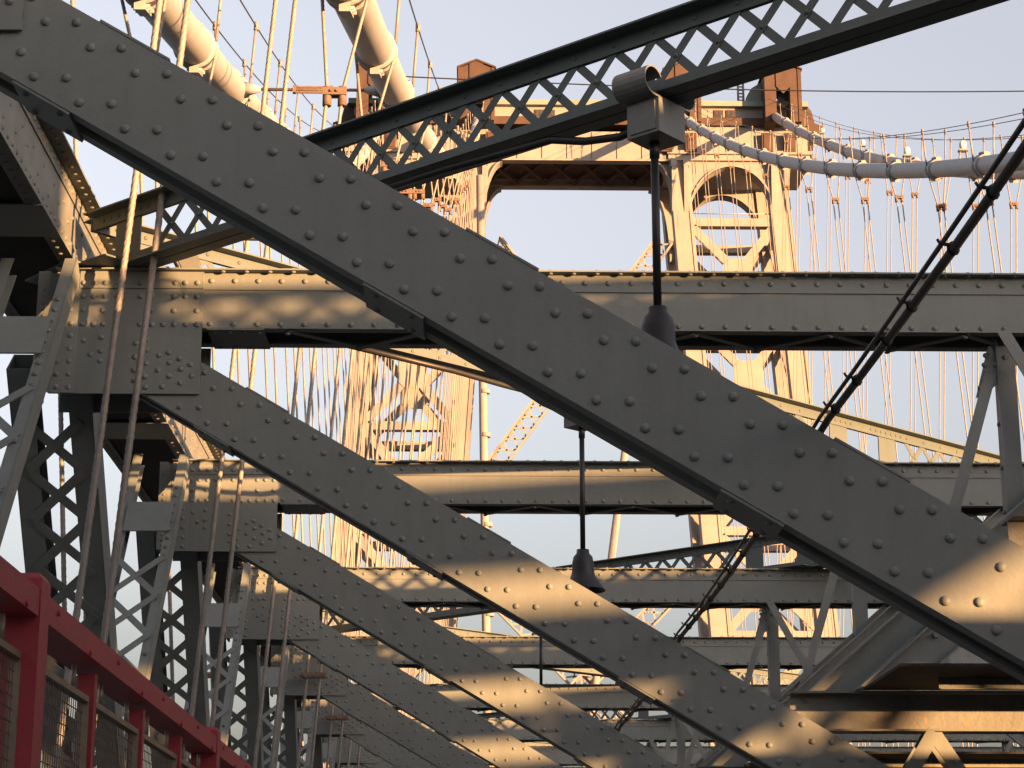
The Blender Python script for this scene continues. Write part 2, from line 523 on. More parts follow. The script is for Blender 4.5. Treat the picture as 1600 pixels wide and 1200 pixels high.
    D['hanger'] = [(n_, q.mesh(n_, 'steel'), q.mirror_x(XC).mesh(n_, 'steel')) for n_, q in D['hanger']]
    # --- crossed bars under the lower beam
    D['cross'] = []
    zb = lz0 - 0.002
    for i in range(5):
        for sg in (-1, 1):
            for dy in (0.06, 0.20):
                mm = MB()
                xa = xz(1462, 1141)[0] + i * 0.95
                mm.bar((xa, dy + 0.02 * sg, zb), (xa + sg * 0.95, dy + 0.02 * sg, zb - 1.5), 0.10, 0.012, (1, 0, 0))
                D['cross'].append(mm.mesh('cross_bar', 'steel'))
    return D
FM = make_frame_meshes()

def build_frame(k):
    if k >= 0:
        lab = ['grey riveted cross frame nearest the camera, with the biggest diagonal brace',
               'grey riveted cross frame just behind the biggest diagonal brace'][k] if k < 2 else \
              ORD[k] + ' grey riveted steel cross frame counted away from the camera'
    else:
        lab = 'grey riveted steel cross frame behind the camera, number %s back' % ORD[-k - 1]
    t = thing('cross_frame', lab, 'bridge frame', (0, FY(k), 0), 'cross frames over the bridge deck')
    tb = link('top_beam', FM['top_beam'], t)
    link('rivets', FM['beam_rivets'], tb, stuff=True)
    link('batten_plate', FM['beam_batten'], tb)
    if 0 <= k <= 7:
        for i, ((xa, a), (xb, b)) in enumerate(FM['lacing']):
            if k < 5 or True:
                link('lacing_bar', FM['lace_a' if a < b else 'lace_b'], tb, (xa, 0, 0))
    for sfx in ('', '_m'):
        g = link('gusset_plate', FM['gusset' + sfx], t)
        link('rivets', FM['gusset_rivets' + sfx], g, stuff=True)
        br = link('diagonal_brace', FM['brace' + sfx], t)
        if k in (0, 1) and not sfx:
            for x, z in BR_RIV: link('rivet', FM['rivet'], br, (x, -0.0005, z))
        else:
            link('rivets', FM['brace_rivets' + sfx], br, stuff=True)
        if not sfx:
            for me in FM['battens']: link('batten_plate', me, br)
        link('raking_strut', FM['strut' + sfx], t)
    link('lower_beam', FM['lower_beam'], t)
    for n_, a, b in FM['hanger']:
        link(n_, a, t); link(n_, b, t)
    for me in FM['cross']: link('cross_bar', me, t)
    return t
NEAR, FAR = -4, 10
for k in range(NEAR, FAR + 1): build_frame(k)

# ------------------------------------------------------------------ lattice laterals lying on the frames (zigzag)
LXA, LXB = GX0 + 0.25, 4.1
LLEN = math.hypot(LXB - LXA, S)
LH = 0.50
def lateral_parts():
    """along local x from 0 to LLEN, front face towards -y, standing on z=0"""
    P = {}
    c = MB()
    c.box(0, LLEN, 0.0, 0.012, LH - 0.11, LH); c.box(0, LLEN, -0.10, 0.0, LH - 0.012, LH)
    c.box(0, LLEN, 0.024, 0.036, LH - 0.11, LH); c.box(0, LLEN, 0.036, 0.136, LH - 0.012, LH)
    P['top_chord'] = c.mesh('top_chord', 'green')
    c = MB()
    c.box(0, LLEN, 0.0, 0.012, 0.0, 0.11); c.box(0, LLEN, -0.10, 0.0, 0.0, 0.012)
    c.box(0, LLEN, 0.024, 0.036, 0.0, 0.11); c.box(0, LLEN, 0.036, 0.136, 0.0, 0.012)
    P['bottom_chord'] = c.mesh('bottom_chord', 'green')
    pit = 0.30
    n = int((LLEN - 1.2) / pit)
    x0 = (LLEN - n * pit) / 2
    P['xs'] = [x0 + i * pit for i in range(n)]
    a = MB(); a.bar((-0.02, 0.0145, 0.07), (pit + 0.02, 0.0145, LH - 0.07), 0.005, 0.055, (0, 1, 0)); P['bar_a'] = a.mesh('lattice_bar', 'green')
    a = MB(); a.bar((-0.02, 0.0205, LH - 0.07), (pit + 0.02, 0.0205, 0.07), 0.005, 0.055, (0, 1, 0)); P['bar_b'] = a.mesh('lattice_bar', 'green')
    j = MB()
    for x in P['xs']:
        j.bar((x - 0.02, 0.0145, 0.07), (x + pit + 0.02, 0.0145, LH - 0.07), 0.005, 0.055, (0, 1, 0))
        j.bar((x - 0.02, 0.0205, LH - 0.07), (x + pit + 0.02, 0.0205, 0.07), 0.005, 0.055, (0, 1, 0))
    P['lattice'] = j.mesh('lattice', 'green')
    r = MB()
    for x in P['xs']:
        r.rivet(x + pit / 2, 0.012, LH / 2, r=0.018)
        r.rivet(x, 0.0, LH - 0.06, r=0.016)
        r.rivet(x, 0.0, 0.06, r=0.016)
    for e in (0.12, LLEN - 0.72):
        for i in range(7):
            r.rivet(e + i * 0.085, 0.0, LH - 0.06, r=0.016); r.rivet(e + i * 0.085, 0.0, 0.06, r=0.016)
    P['rivets'] = r.mesh('rivets', 'green')
    for nm, e in (('plate_a', 0.26), ('plate_b', LLEN - 0.55)):
        a = MB(); a.box(e, e + 0.28, 0.0125, 0.0235, 0.03, LH - 0.03); P[nm] = a.mesh('end_plate', 'green')
    a = MB()
    a.prism([(-0.35, -0.003), (0.55, -0.003), (0.55, 0.01), (-0.35, 0.01)], -0.3, 0.35)
    P['shelf'] = a.mesh('connection_plate', 'green')
    return P
LP = lateral_parts()
def build_lateral(xa, ya, xb, yb, label, split):
    ang = math.atan2(yb - ya, xb - xa)
    t = thing('lattice_girder', label, 'girder', (xa, ya, ZT + 0.012), 'lattice girders on top of the frames', ang)
    link('top_chord', LP['top_chord'], t); link('bottom_chord', LP['bottom_chord'], t)
    link('end_plate', LP['plate_a'], t); link('end_plate', LP['plate_b'], t)
    link('rivets', LP['rivets'], t, stuff=True)
    link('connection_plate', LP['shelf'], t)
    if split:
        for x in LP['xs']:
            link('lattice_bar', LP['bar_a'], t, (x, 0, 0)); link('lattice_bar', LP['bar_b'], t, (x, 0, 0))
    else:
        link('lattice', LP['lattice'], t, stuff=True)
    return t
YB = BD / 2
WX = LXB - LXA
def blab(k, what):
    names = {0: 'dark lattice girder rising to the top right above the biggest diagonal brace',
             1: 'lattice girder passing behind the first full-width beam',
             3: 'lattice girder seen just above the third full-width beam'}
    if what == 'left' and k in names: return names[k]
    if k >= 0: return 'lattice girder on the %s half of the %s bay from the camera' % (what, ORD[k])
    return 'lattice girder on the %s half, %s bay back behind the camera' % (what, ORD[-k - 1])
for k in range(NEAR, FAR):
    if k % 3 == 0:                                       # left end at frame k+1, middle node at frame k, carries on towards frame k-1
        build_lateral(LXA, FY(k + 1) + YB, LXB, FY(k) + YB, blab(k, 'left'), 0 <= k <= 3)
        build_lateral(LXB, FY(k) + YB, LXB + WX, FY(k - 1) + YB, blab(k - 1, 'right'), False)
    elif k % 3 == 1:                                     # left end at frame k, middle node at frame k+1, carries on to frame k+2
        build_lateral(LXA, FY(k) + YB, LXB, FY(k + 1) + YB, blab(k, 'left'), 0 <= k <= 3)
        build_lateral(LXB, FY(k + 1) + YB, LXB + WX, FY(k + 2) + YB, 'sunlit ' + blab(k + 1, 'right') if k == 1 else blab(k + 1, 'right').replace('girder', 'girder running away'), k == 1)

# ------------------------------------------------------------------ stiffening trusses left and right
def diag_mesh(xl, xr, dy, dz, wd, dp, flat):
    """laced box member from (0,0,0) to (0,dy,dz); returns side channels, bar list"""
    d = Vector((0, dy, dz)); L = d.length; d.normalize()
    up = Vector((1, 0, 0)).cross(d)                       # normal of the laced face
    if up.y > 0: up = -up                                 # towards the camera side
    sides = MB()
    for x, sg in ((xl, 1), (xr, -1)):
        c0, c1 = Vector((x, 0, 0)), Vector((x, dy, dz))
        sides.bar(c0, c1, 0.012, dp, (1, 0, 0))
        for q in (-1, 1):
            o = up * (q * (dp / 2 - 0.006)) + Vector((sg * wd / 2, 0, 0))
            sides.bar(c0 + o, c1 + o, wd, 0.012, (1, 0, 0))
        for i in range(int(L / 0.16)):
            pass
    bars = []
    W = xr - xl - wd
    n = max(2, int(L / (W * (0.95 if flat else 1.15))))
    st = L / n
    for f in (1,):
        o = up * (f * (dp / 2 + 0.006))
        for i in range(n):
            if i * st < (0.3 if flat else 1.25): continue
            a, b = Vector((xl + wd / 2, 0, 0)) + d * (i * st) + o, Vector((xr - wd / 2, 0, 0)) + d * ((i + 1) * st) + o
            bars.append((a, b, up))
            o2 = up * (f * 0.009)
            a, b = Vector((xr - wd / 2, 0, 0)) + d * (i * st) + o + o2, Vector((xl + wd / 2, 0, 0)) + d * ((i + 1) * st) + o + o2
            bars.append((a, b, up))
    return sides, bars, d, up
def lace_mesh(bars, wd):
    m = MB()
    for a, b, up in bars: m.bar(a, b, 0.008, wd, up)
    return m
# chord box, running the whole length
CX0, CX1 = xz(105, 390)[0] - 0.80, xz(105, 390)[0]
CZ0 = xz(105, 392)[1]
CZ1 = CZ0 + 0.52
YA, YZ = FY(NEAR) - 1, 136.0
TD = 8.4                                                  # height over which a diagonal is built
def truss(side, label):
    t = thing('stiffening_truss', label, 'truss', (0, 0, 0), 'stiffening trusses of the bridge')
    f = (lambda m: m) if side == 'l' else (lambda m: m.mirror_x(XC))
    c = MB()
    c.box(CX1 - 0.014, CX1, YA, YZ, CZ0, CZ1)                      # inner web
    c.box(CX0, CX0 + 0.014, YA, YZ, CZ0, CZ1)                      # outer web
    c.box(CX0 - 0.12, CX1 + 0.13, YA, YZ, CZ1, CZ1 + 0.016)        # cover plate
    c.box(CX1, CX1 + 0.012, YA, YZ, CZ1 - 0.11, CZ1)               # top angle leg
    c.box(CX1, CX1 + 0.012, YA, YZ, CZ0, CZ0 + 0.10)               # bottom angle leg
    c.box(CX1 - 0.11, CX1 - 0.014, YA, YZ, CZ0, CZ0 + 0.012)       # bottom flanges, turned in
    c.box(CX0 + 0.014, CX0 + 0.11, YA, YZ, CZ0, CZ0 + 0.012)
    
    ch = f(c).build('top_chord', 'steel_old', t)
    r = MB()
    y = FY(0) - 3
    while y < FY(5):
        r.rivet(CX1 + 0.012, y, CZ0 + 0.05, r=0.02, ax='x', sg=1)
        r.rivet(CX1 + 0.012, y, CZ1 - 0.055, r=0.02, ax='x', sg=1)
        r.rivet(CX1 + 0.07, y + 0.05, CZ1, r=0.02, ax='z', sg=-1)
        r.rivet(CX1 - 0.06, y + 0.05, CZ0, r=0.02, ax='z', sg=-1)
        r.rivet(CX0 + 0.06, y + 0.05, CZ0, r=0.02, ax='z', sg=-1)
        y += 0.14
    y = FY(0) - 1.5
    while y < FY(3):
        r.rivet(CX1, y, CZ0 + 0.19 + 0.05 * math.sin(y * 5), r=0.018, ax='x', sg=1)
        r.rivet(CX1, y + 0.17, CZ0 + 0.30, r=0.018, ax='x', sg=1)
        y += 0.36
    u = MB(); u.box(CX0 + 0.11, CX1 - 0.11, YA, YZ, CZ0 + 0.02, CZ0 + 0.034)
    f(u).build('bottom_plate', 'shade_black', ch)  # shade under the chord is put into this plate's colour
    rr = f(r).build('rivets', 'steel_old', ch); rr['kind'] = 'stuff'
    for k in range(0, 9):
        b = MB(); b.box(CX0 - 0.02, CX1 + 0.02, FY(k) - 1.0, FY(k) - 0.35, CZ0 - 0.014, CZ0 - 0.002)
        f(b).build('batten_plate', 'steel', ch)
    # vertical node plates in the plane of the truss, then diagonals
    ang = R(51)
    xl, xr = CX0 + 0.36, CX1 + 0.16
    comp = diag_mesh(xl, xr, TD / math.tan(ang), -TD, 0.17, 0.28, True)
    tens = diag_mesh(xl + 0.02, xr - 0.04, -TD / math.tan(ang), -TD, 0.085, 0.16, False)
    ms = {}
    for nm, q, bw in (('c', comp, 0.075), ('t', tens, 0.065)):
        ms[nm] = f(q[0]).mesh('side_channel', 'steel')
        ms[nm + 'l'] = f(lace_mesh(q[1], bw)).mesh('lacing', 'steel')
        tie = MB()
        for dd in (1.05, ):
            p = q[2] * dd
            tie.bar(Vector(((xl + xr) / 2, 0, 0)) + p - q[2] * 0.22 + q[3] * 0.12, Vector(((xl + xr) / 2, 0, 0)) + p + q[2] * 0.22 + q[3] * 0.12, xr - xl - 0.16, 0.012, (1, 0, 0))
        ms[nm + 'b'] = f(tie).mesh('tie_plate', 'steel')
        rv = MB()
        if nm == 't':
            for i in range(9):
                p = q[2] * (0.55 + i * 0.13) + q[3] * 0.082 + Vector((xr - 0.085, 0, 0))
                rv.rivet(p.x, p.y - 0.01, p.z, r=0.02)
            for i in range(6):
                p = q[2] * (2.2 + i * 0.75) + q[3] * 0.082 + Vector((xr - 0.085, 0, 0))
                rv.rivet(p.x, p.y - 0.01, p.z, r=0.02)
        ms[nm + 'r'] = f(rv).mesh('rivets', 'steel_old') if rv.v else None
    for k in range(NEAR, 14):
        z0 = ZT - 0.05
        for nm, dy, zz in (('c', 0.35, z0 - 0.55), ('t', -0.16, z0 + 0.02)):
            d = link('diagonal', ms[nm], t, (0, FY(k) + dy, zz))
            if side == 'l' and k in (1, 2):
                for a, b, up in (comp if nm == 'c' else tens)[1]:
                    mm = MB(); mm.bar(a, b, 0.008, 0.075 if nm == 'c' else 0.065, up)
                    mm.build('lacing_bar', 'steel', d)
            else:
                link('lacing', ms[nm + 'l'], d, stuff=True)
            if nm == 't': link('tie_plate', ms[nm + 'b'], d)
            if ms[nm + 'r']: link('rivets', ms[nm + 'r'], d, stuff=True)
    c = MB(); c.box(CX0, CX1, YA, YZ, -1.2, -0.65)
    f(c).build('bottom_chord', 'steel', t)
    return t
truss('l', 'dark riveted truss with laced diagonals down the left side of the bridge')
truss('r', 'matching riveted truss down the far right side of the bridge')

t = thing('sun_block_screen', 'added sun-blocking steel screen along the far right truss', 'screen', (2 * XC - CX1 - 0.3, 0, 0))  # out of view, added to block low sun except through its gaps
SCZ = EYE + 3.50
y = YA
while y < 70:
    m = MB(); m.box(0, 0.02, y + 0.01, y + 2.42, EYE + 2.88, SCZ); m.build('screen_panel', 'steel_old', t)
    m = MB(); m.box(0, 0.02, y + 0.01, y + 2.42, -0.6, EYE + 1.85); m.build('low_sun_block_panel', 'steel_old', t)
    m = MB(); m.box(0.02, 0.10, y, y + 0.08, -0.6, SCZ + 0.3); m.build('post', 'steel_old', t)
    y += 2.44

t = thing('sunblocker', 'added tall steel hoarding beside the far right truss, behind the camera', 'sunblocker', (2 * XC - CX1 - 0.55, 0, 0))  # added out of view to keep the sun off the nearest bay
y = -4.6 - 2.44 * 7
while y < -4.7:
    m = MB(); m.box(0, 0.03, y + 0.005, y + 2.435, EYE + 2.72, EYE + 7.2); m.build('panel', 'steel_old', t)
    m = MB(); m.box(0, 0.03, y + 0.005, y + 2.435, -0.6, EYE + 2.15); m.build('lower_panel', 'steel_old', t)
    m = MB(); m.box(0.03, 0.15, y - 0.06, y + 0.06, -0.6, EYE + 7.2); m.build('post', 'steel_old', t)
    y += 2.44
for dz, r_, lab in ((CZ0 - 0.61, 0.57, 'added thick sun-blocking pipe under the top chord of the far right truss'), (CZ1 + 0.19, 0.17, 'added thin sun-blocking pipe on top of the far right truss')):  # unseen pipes, added and sized to trim the sun patches
    m = MB(); m.tube([(0, YA, 0), (0, 70, 0)], r_, 16)
    tag(m.build('sun_block_pipe', 'steel_old', None, (2 * XC - CX1 + 0.25, 0, dz)), lab, 'pipe')

# ------------------------------------------------------------------ main cables with bands, hand ropes; suspenders
CXL, CXR = -3.23, 18.92
TOWER_Y = 143.0
def cz(Y): return EYE + 6.296 + 0.2308 * Y + 1.0424e-3 * Y * Y
def ch(Y): return 0.937 + 1.8537 * Y / 100
RC = 0.31
CAB = [('outer left', CXL, -1), ('inner left', CXL, 1), ('inner right', CXR, -1), ('outer right', CXR, 1)]
def cpos(c, sg, Y): return Vector((c + sg * ch(Y), Y, cz(Y)))
def rope_path(p, q, r, twist=True):
    """stranded wire rope: lobed section turning along its length"""
    m = MB()
    p, q = Vector(p), Vector(q)
    d = (q - p); L = d.length; d.normalize()
    a = Vector((1, 0, 0)); a = (a - d * a.dot(d)).normalized(); b = d.cross(a)
    if not twist:
        m.tube([p, q], r, 6, False)
        return m
    nseg = int(L / 0.045); nv = 18
    vs, fs = [], []
    for i in range(nseg + 1):
        t = L * i / nseg
        for j in range(nv):
            th = 2 * math.pi * j / nv
            rr = r * (0.76 + 0.28 * abs(math.cos(3 * th)) ** 0.7)
            tt = th + t * 2 * math.pi / 0.42
            vs.append(p + d * t + (a * math.cos(tt) + b * math.sin(tt)) * rr)
    for i in range(nseg):
        for j in range(nv):
            fs.append((i * nv + j, i * nv + (j + 1) % nv, (i + 1) * nv + (j + 1) % nv, (i + 1) * nv + j))
    return m.add(vs, fs, True)
KMAX = 21
for name, cx, sg in CAB:
    t = thing('main_cable', 'thick pale main suspension cable, ' + name + ' of the four', 'cable', (0, 0, 0), 'main suspension cables')
    ys = [4 + i * (TOWER_Y - 4) / 90 for i in range(91)]
    m = MB(); m.tube([cpos(cx, sg, y) for y in ys], RC, 24)
    m.build('wrapped_wire', 'cable', t)
    for e in (-0.42, 0.42):
        m = MB(); m.tube([cpos(cx, sg, y) + Vector((e, 0, 1.45 + 0.0)) for y in ys], 0.016, 5)
        m.build('hand_rope', 'black', t)
    near = 'left' in name
    for k in range(0, KMAX + 1):
        Y = FY(k) - 0.3
        if Y > TOWER_Y - 3: continue
        c = cpos(cx, sg, Y)
        d = (cpos(cx, sg, Y + 0.5) - cpos(cx, sg, Y - 0.5)).normalized()
        m = MB()
        m.tube([c - d * 0.30, c - d * 0.29, c - d * 0.20, c - d * 0.19, c + d * 0.19, c + d * 0.20, c + d * 0.29, c + d * 0.30],
               [RC + 0.005, RC + 0.055, RC + 0.055, RC + 0.03, RC + 0.03, RC + 0.055, RC + 0.055, RC + 0.005], 24)
        upv = Vector((0, 0, 1)); upv = (upv - d * upv.dot(d)).normalized()
        for s2 in (1, -1):
            m.bar(c + upv * (s2 * (RC + 0.06)) - d * 0.3, c + upv * (s2 * (RC + 0.06)) + d * 0.3, 0.16, 0.14, (1, 0, 0))
            for q in (-0.2, 0.0, 0.2):
                m.tube([c + upv * (s2 * (RC + 0.07)) + d * q + Vector((-0.13, 0, 0)), c + upv * (s2 * (RC + 0.07)) + d * q + Vector((0.13, 0, 0))], 0.028, 6)
        band = m.build('cable_band', 'cable', t)
        for e in (-0.42, 0.42):
            m = MB()
            m.tube([c + Vector((e * 0.8, 0, 0.15)), c + Vector((e, 0, 1.50))], 0.028, 6)
            m.tube([c + Vector((e, 0, 1.36)), c + Vector((e, 0, 1.54))], 0.05, 6)
            m.build('stanchion', 'rope', band)
        # suspender from this band
        if k < 1: continue
        bx = cx + sg * 0.44                              # foot, at deck height
        tz = c.z
        def sx(z):                                       # centre line of the pair
            return bx + (c.x - bx) * (z - EYE) / (tz - EYE)
        drop = 0.8 + 0.5 * ((k * 37 + int(cx)) % 5) / 5 + (0.25 if sg > 0 else 0)
        if k <= 2: drop = 0.6
        zc = tz - RC - drop
        lab = 'tan wire-rope suspender pair under the %s cable, %s from the camera' % (name, ORD[k - 1])
        s = thing('suspender', lab, 'suspender', (0, 0, 0), 'wire-rope suspenders')
        zf = -0.9
        stranded = near and k <= 5
        for e in (-1, 1):
            top = Vector((c.x + e * (RC + 0.04), Y, tz))
            mid = Vector((sx(zc) + e * 0.105, Y, zc))
            foot = Vector((sx(zf) + e * 0.105, Y, zf))
            mm = rope_path(top, mid, 0.026, stranded); m2 = rope_path(mid, foot, 0.026, stranded)
            mm.add(m2.v, m2.f, True)
            mm.build('rope', 'rope', s)
        m = MB()
        x = sx(zc)
        m.box(x - 0.16, x + 0.16, Y - 0.075, Y - 0.03, zc - 0.055, zc + 0.055)
        m.box(x - 0.16, x + 0.16, Y + 0.03, Y + 0.075, zc - 0.055, zc + 0.055)
        for e in (-1, 1):
            m.tube([(x + e * 0.105, Y, zc - 0.20), (x + e * 0.105, Y, zc + 0.08)], 0.062, 10)
            m.tube([(x + e * 0.04, Y - 0.10, zc), (x + e * 0.04, Y + 0.10, zc)], 0.022, 6)
        m.build('clamp', 'rust_small', s)
        if near and k in (4, 5):                         # lower rusty clamps seen in front of the gussets
            m = MB(); z2 = GZ0 + 0.28; x = sx(z2)
            m.box(x - 0.2, x + 0.2, Y - 0.07, Y - 0.03, z2 - 0.04, z2 + 0.04)
            m.box(x - 0.2, x + 0.2, Y + 0.03, Y + 0.07, z2 - 0.04, z2 + 0.04)
            for e in (-0.15, 0.0, 0.15): m.tube([(x + e, Y - 0.12, z2), (x + e, Y + 0.10, z2)], 0.022, 6)
            m.build('clamp', 'rust_small', s)

# turnbuckle tie between the two left cables, thin wire across the bridge
Yt = 38.0
a, b = cpos(CXL, -1, Yt), cpos(CXL, 1, Yt)
t = thing('tie_rod', 'rusty turnbuckle rod stretched between the two left cables', 'tie rod', (0, 0, 0))
m = MB(); m.tube([a + Vector((RC, 0, 0)), b - Vector((RC, 0, 0))], 0.035, 8); m.build('rod', 'rust_small', t)
q = (a + b) / 2
m = MB()
for e in (-1, 1): m.box(q.x - 0.34, q.x + 0.34, Yt - 0.02, Yt + 0.02, q.z + e * 0.055 - 0.018, q.z + e * 0.055 + 0.018)
m.box(q.x - 0.40, q.x - 0.34, Yt - 0.05, Yt + 0.05, q.z - 0.075, q.z + 0.075); m.box(q.x + 0.34, q.x + 0.40, Yt - 0.05, Yt + 0.05, q.z - 0.075, q.z + 0.075)
m.build('turnbuckle', 'rust_small', t)
for p, e in ((a, 1), (b, -1)):
    m = MB(); m.tube([p + Vector((e * RC * 0.9, 0, 0)), p + Vector((e * (RC + 0.30), 0, 0))], [0.16, 0.05], 10); m.build('socket', 'cable', t)
a, b = cpos(CXL, 1, Yt), cpos(CXR, -1, Yt)
m = MB(); m.tube([a + (b - a) * i / 20 + Vector((0, 0, RC - 0.25 * math.sin(math.pi * i / 20))) for i in range(21)], 0.014, 5)
tag(m.build('span_wire', 'black'), 'thin dark wire stretched straight across the sky', 'wire')

# small lamps on the right cables
for i, (px, py, cx, sg) in enumerate(((1285, 207, CXR, 1), (1348, 222, CXR, 1), (1417, 236, CXR, -1), (1505, 241, CXR, -1))):
    r_ = ray(px, py)[0]
    Y = 60.0
    for _ in range(40): Y = (cx + sg * ch(Y)) / r_
    c = cpos(cx, sg, Y) + Vector((0, 0, RC))
    t = thing('cable_lamp', ['small white lamp high on the outer right cable near the tower', 'second small white lamp on the outer right cable',
              'small white lamp where the two right cables seem to cross', 'small white lamp nearest the right edge, on the inner right cable'][i], 'lamp', c, 'small lamps on the right cables')
    m = MB(); m.tube([(-0.15, 0, -0.1), (-0.1, 0, 0.28)], 0.03, 6); m.tube([(0.15, 0, -0.1), (0.1, 0, 0.28)], 0.03, 6); m.box(-0.16, 0.16, -0.12, 0.12, 0.26, 0.32); m.build('stand', 'rope', t)
    m = MB(); m.lathe([(0.0, 0.66), (0.07, 0.64), (0.12, 0.58), (0.13, 0.48), (0.11, 0.38), (0.08, 0.32), (0.0, 0.32)], n=14); m.build('globe', 'glass', t)

# ------------------------------------------------------------------ tower
def TX(px, py): return xz(px, py, TOWER_Y)
TDEP = 6.0
tw = thing('bridge_tower', 'sunlit cream steel bridge tower with two arched legs and rusty hoods', 'tower', (0, TOWER_Y, -41))
def tpart(m, name, mat, parent=tw, y=0):
    return m.build(name, mat, parent, (0, y, 41))
ZC1 = TX(1140, 250)[1]                                   # under the cornice
ZPT = TX(900, 205)[1]                                    # top of portal panels
levels = [TX(1140, q)[1] for q in (340, 498, 660, 822, 985, 1150)]
zbase = -41.0
# column centre lines on the right leg
ia, ib = TX(1068, 340), TX(1119, 900)
oa, ob = TX(1222, 340), TX(1292, 960)
def line(a, b, z): return a[0] + (b[0] - a[0]) * (z - a[1]) / (b[1] - a[1])
CW = 1.45
def both(fn):
    for mir in (False, True):
        fn(mir)
def mirr(m, mir): return m.mirror_x(XC) if mir else m
for mir in (False, True):
    for dep in (0, TDEP):
        for a, b, nm in ((ia, ib, 'inner'), (oa, ob, 'outer')):
            m = MB()
            zt = ZC1
            xt, xb_ = line(a, b, zt), line(a, b, zbase)
            vs = []
            for x, z in ((xb_, zbase), (xt, zt)):
                for dx, dy in ((-CW / 2, 0), (CW / 2, 0), (CW / 2, 1.3), (-CW / 2, 1.3)): vs.append((x + dx, dy, z))
            m.add(vs, [(3, 2, 1, 0), (4, 5, 6, 7), (0, 1, 5, 4), (1, 2, 6, 5), (2, 3, 7, 6), (3, 0, 4, 7)])
            # raised edge angles
            for e in (-CW / 2 + 0.12, CW / 2 - 0.12):
                m.bar((xb_ + e, -0.03, zbase), (xt + e, -0.03, zt), 0.24, 0.06, (1, 0, 0))
            tpart(mirr(m, mir), 'column', 'tower', y=dep)
        # struts and X bracing
        for i, z in enumerate(levels):
            xi, xo = line(ia, ib, z) + CW / 2 - 0.05, line(oa, ob, z) - CW / 2 + 0.05
            m = MB(); m.box(xi, xo, 0.15, 0.9, z - 0.62, z)
            tpart(mirr(m, mir), 'strut', 'tower', y=dep)
            if i + 1 < len(levels):
                z2 = levels[i + 1]
                xi2, xo2 = line(ia, ib, z2) + CW / 2 - 0.1, line(oa, ob, z2) - CW / 2 + 0.1
                zt_, zb_ = z - 0.7, z2 + 0.05
                for (p, q, yy) in (((xi, zt_), (xo2, zb_), 0.20), ((xo, zt_), (xi2, zb_), 0.24)):
                    m = MB()
                    m.bar((p[0], yy, p[1]), (q[0], yy, q[1]), 0.10, 0.62, (0, 1, 0))
                    m.bar((p[0], yy + 0.62, p[1]), (q[0], yy + 0.62, q[1]), 0.06, 0.42, (0, 1, 0))
                    d = Vector((q[0] - p[0], 0, q[1] - p[1])); L = d.length; d.normalize()
                    nn = int(L / 0.8)
                    for j in range(nn):
                        c1 = Vector((p[0], yy, p[1])) + d * (j * L / nn); c2 = Vector((p[0], yy + 0.62, p[1])) + d * ((j + 1) * L / nn)
                        m.bar(c1, c2, 0.10, 0.05, (0, 0, 1))
                    tpart(mirr(m, mir), 'cross_brace', 'tower', y=dep)
                m = MB()
                cxm, czm = (xi + xo + xi2 + xo2) / 4, (zt_ + zb_) / 2
                m.prism([(cxm - 1.1, czm - 0.6), (cxm - 0.6, czm - 1.1), (cxm + 0.6, czm - 1.1), (cxm + 1.1, czm - 0.6), (cxm + 1.1, czm + 0.6), (cxm + 0.6, czm + 1.1), (cxm - 0.6, czm + 1.1), (cxm - 1.1, czm + 0.6)], 0.10, 0.148)
                tpart(mirr(m, mir), 'node_plate', 'tower', y=dep)
        # side bracing front to back
        if dep == 0:
            for a, b in ((ia, ib), (oa, ob)):
                for i in range(len(levels) - 1):
                    z, z2 = levels[i], levels[i + 1]
                    m = MB()
                    m.bar((line(a, b, z), 1.3, z - 0.4), (line(a, b, z2), TDEP, z2), 0.35, 0.3, (1, 0, 0))
                    m.bar((line(a, b, z2), 1.3, z2), (line(a, b, z), TDEP, z - 0.4), 0.35, 0.3, (1, 0, 0))
                    m.bar((line(a, b, z), 1.3, z - 0.3), (line(a, b, z), TDEP, z - 0.3), 0.5, 0.5, (1, 0, 0))
                    tpart(mirr(m, mir), 'side_brace', 'tower')
        # arched spandrel plate between the columns of a leg
        zsp = levels[0]
        xl_, xr_ = line(ia, ib, zsp) + CW / 2 - 0.2, line(oa, ob, zsp) - CW / 2 + 0.2
        cxa, ra = (xl_ + xr_) / 2, (xr_ - xl_) / 2
        hgt = TX(1142, 260)[1] - zsp
        m = MB()
        arc = [(cxa + ra * math.cos(math.pi * i / 24), zsp + hgt * math.sin(math.pi * i / 24)) for i in range(25)]
        for i in range(24):
            p, q = arc[i], arc[i + 1]
            m.prism([p, q, (q[0], ZC1), (p[0], ZC1)], 0.12, 0.30)
            m.prism([(p[0], p[1]), (q[0], q[1]), (q[0] + (q[0] - cxa) * 0.03, q[1] + 0.12), (p[0] + (p[0] - cxa) * 0.03, p[1] + 0.12)], -0.02 if dep == 0 else 0.05, 1.25)
        tpart(mirr(m, mir), 'arch', 'tower', y=dep)
        if dep == 0:
            for px in (1052, 1071, 1207, 1228):
                x, z1_ = TX(px, 252)
                z2_ = TX(px, 330)[1]
                m = MB()
                m.box(x - 0.22, x + 0.22, -0.42, 0.0, z1_ - 0.5, z1_ + 0.02)
                vs = [(x - 0.16, -0.38, z1_ - 0.5), (x + 0.16, -0.38, z1_ - 0.5), (x + 0.16, 0.0, z1_ - 0.5), (x - 0.16, 0.0, z1_ - 0.5),
                      (x - 0.16, -0.04, z2_), (x + 0.16, -0.04, z2_), (x + 0.16, 0.0, z2_), (x - 0.16, 0.0, z2_)]
                m.add(vs, [(0, 1, 2, 3), (7, 6, 5, 4), (1, 0, 4, 5), (2, 1, 5, 6), (3, 2, 6, 7), (0, 3, 7, 4)])
                tpart(mirr(m, mir), 'pilaster', 'tower')
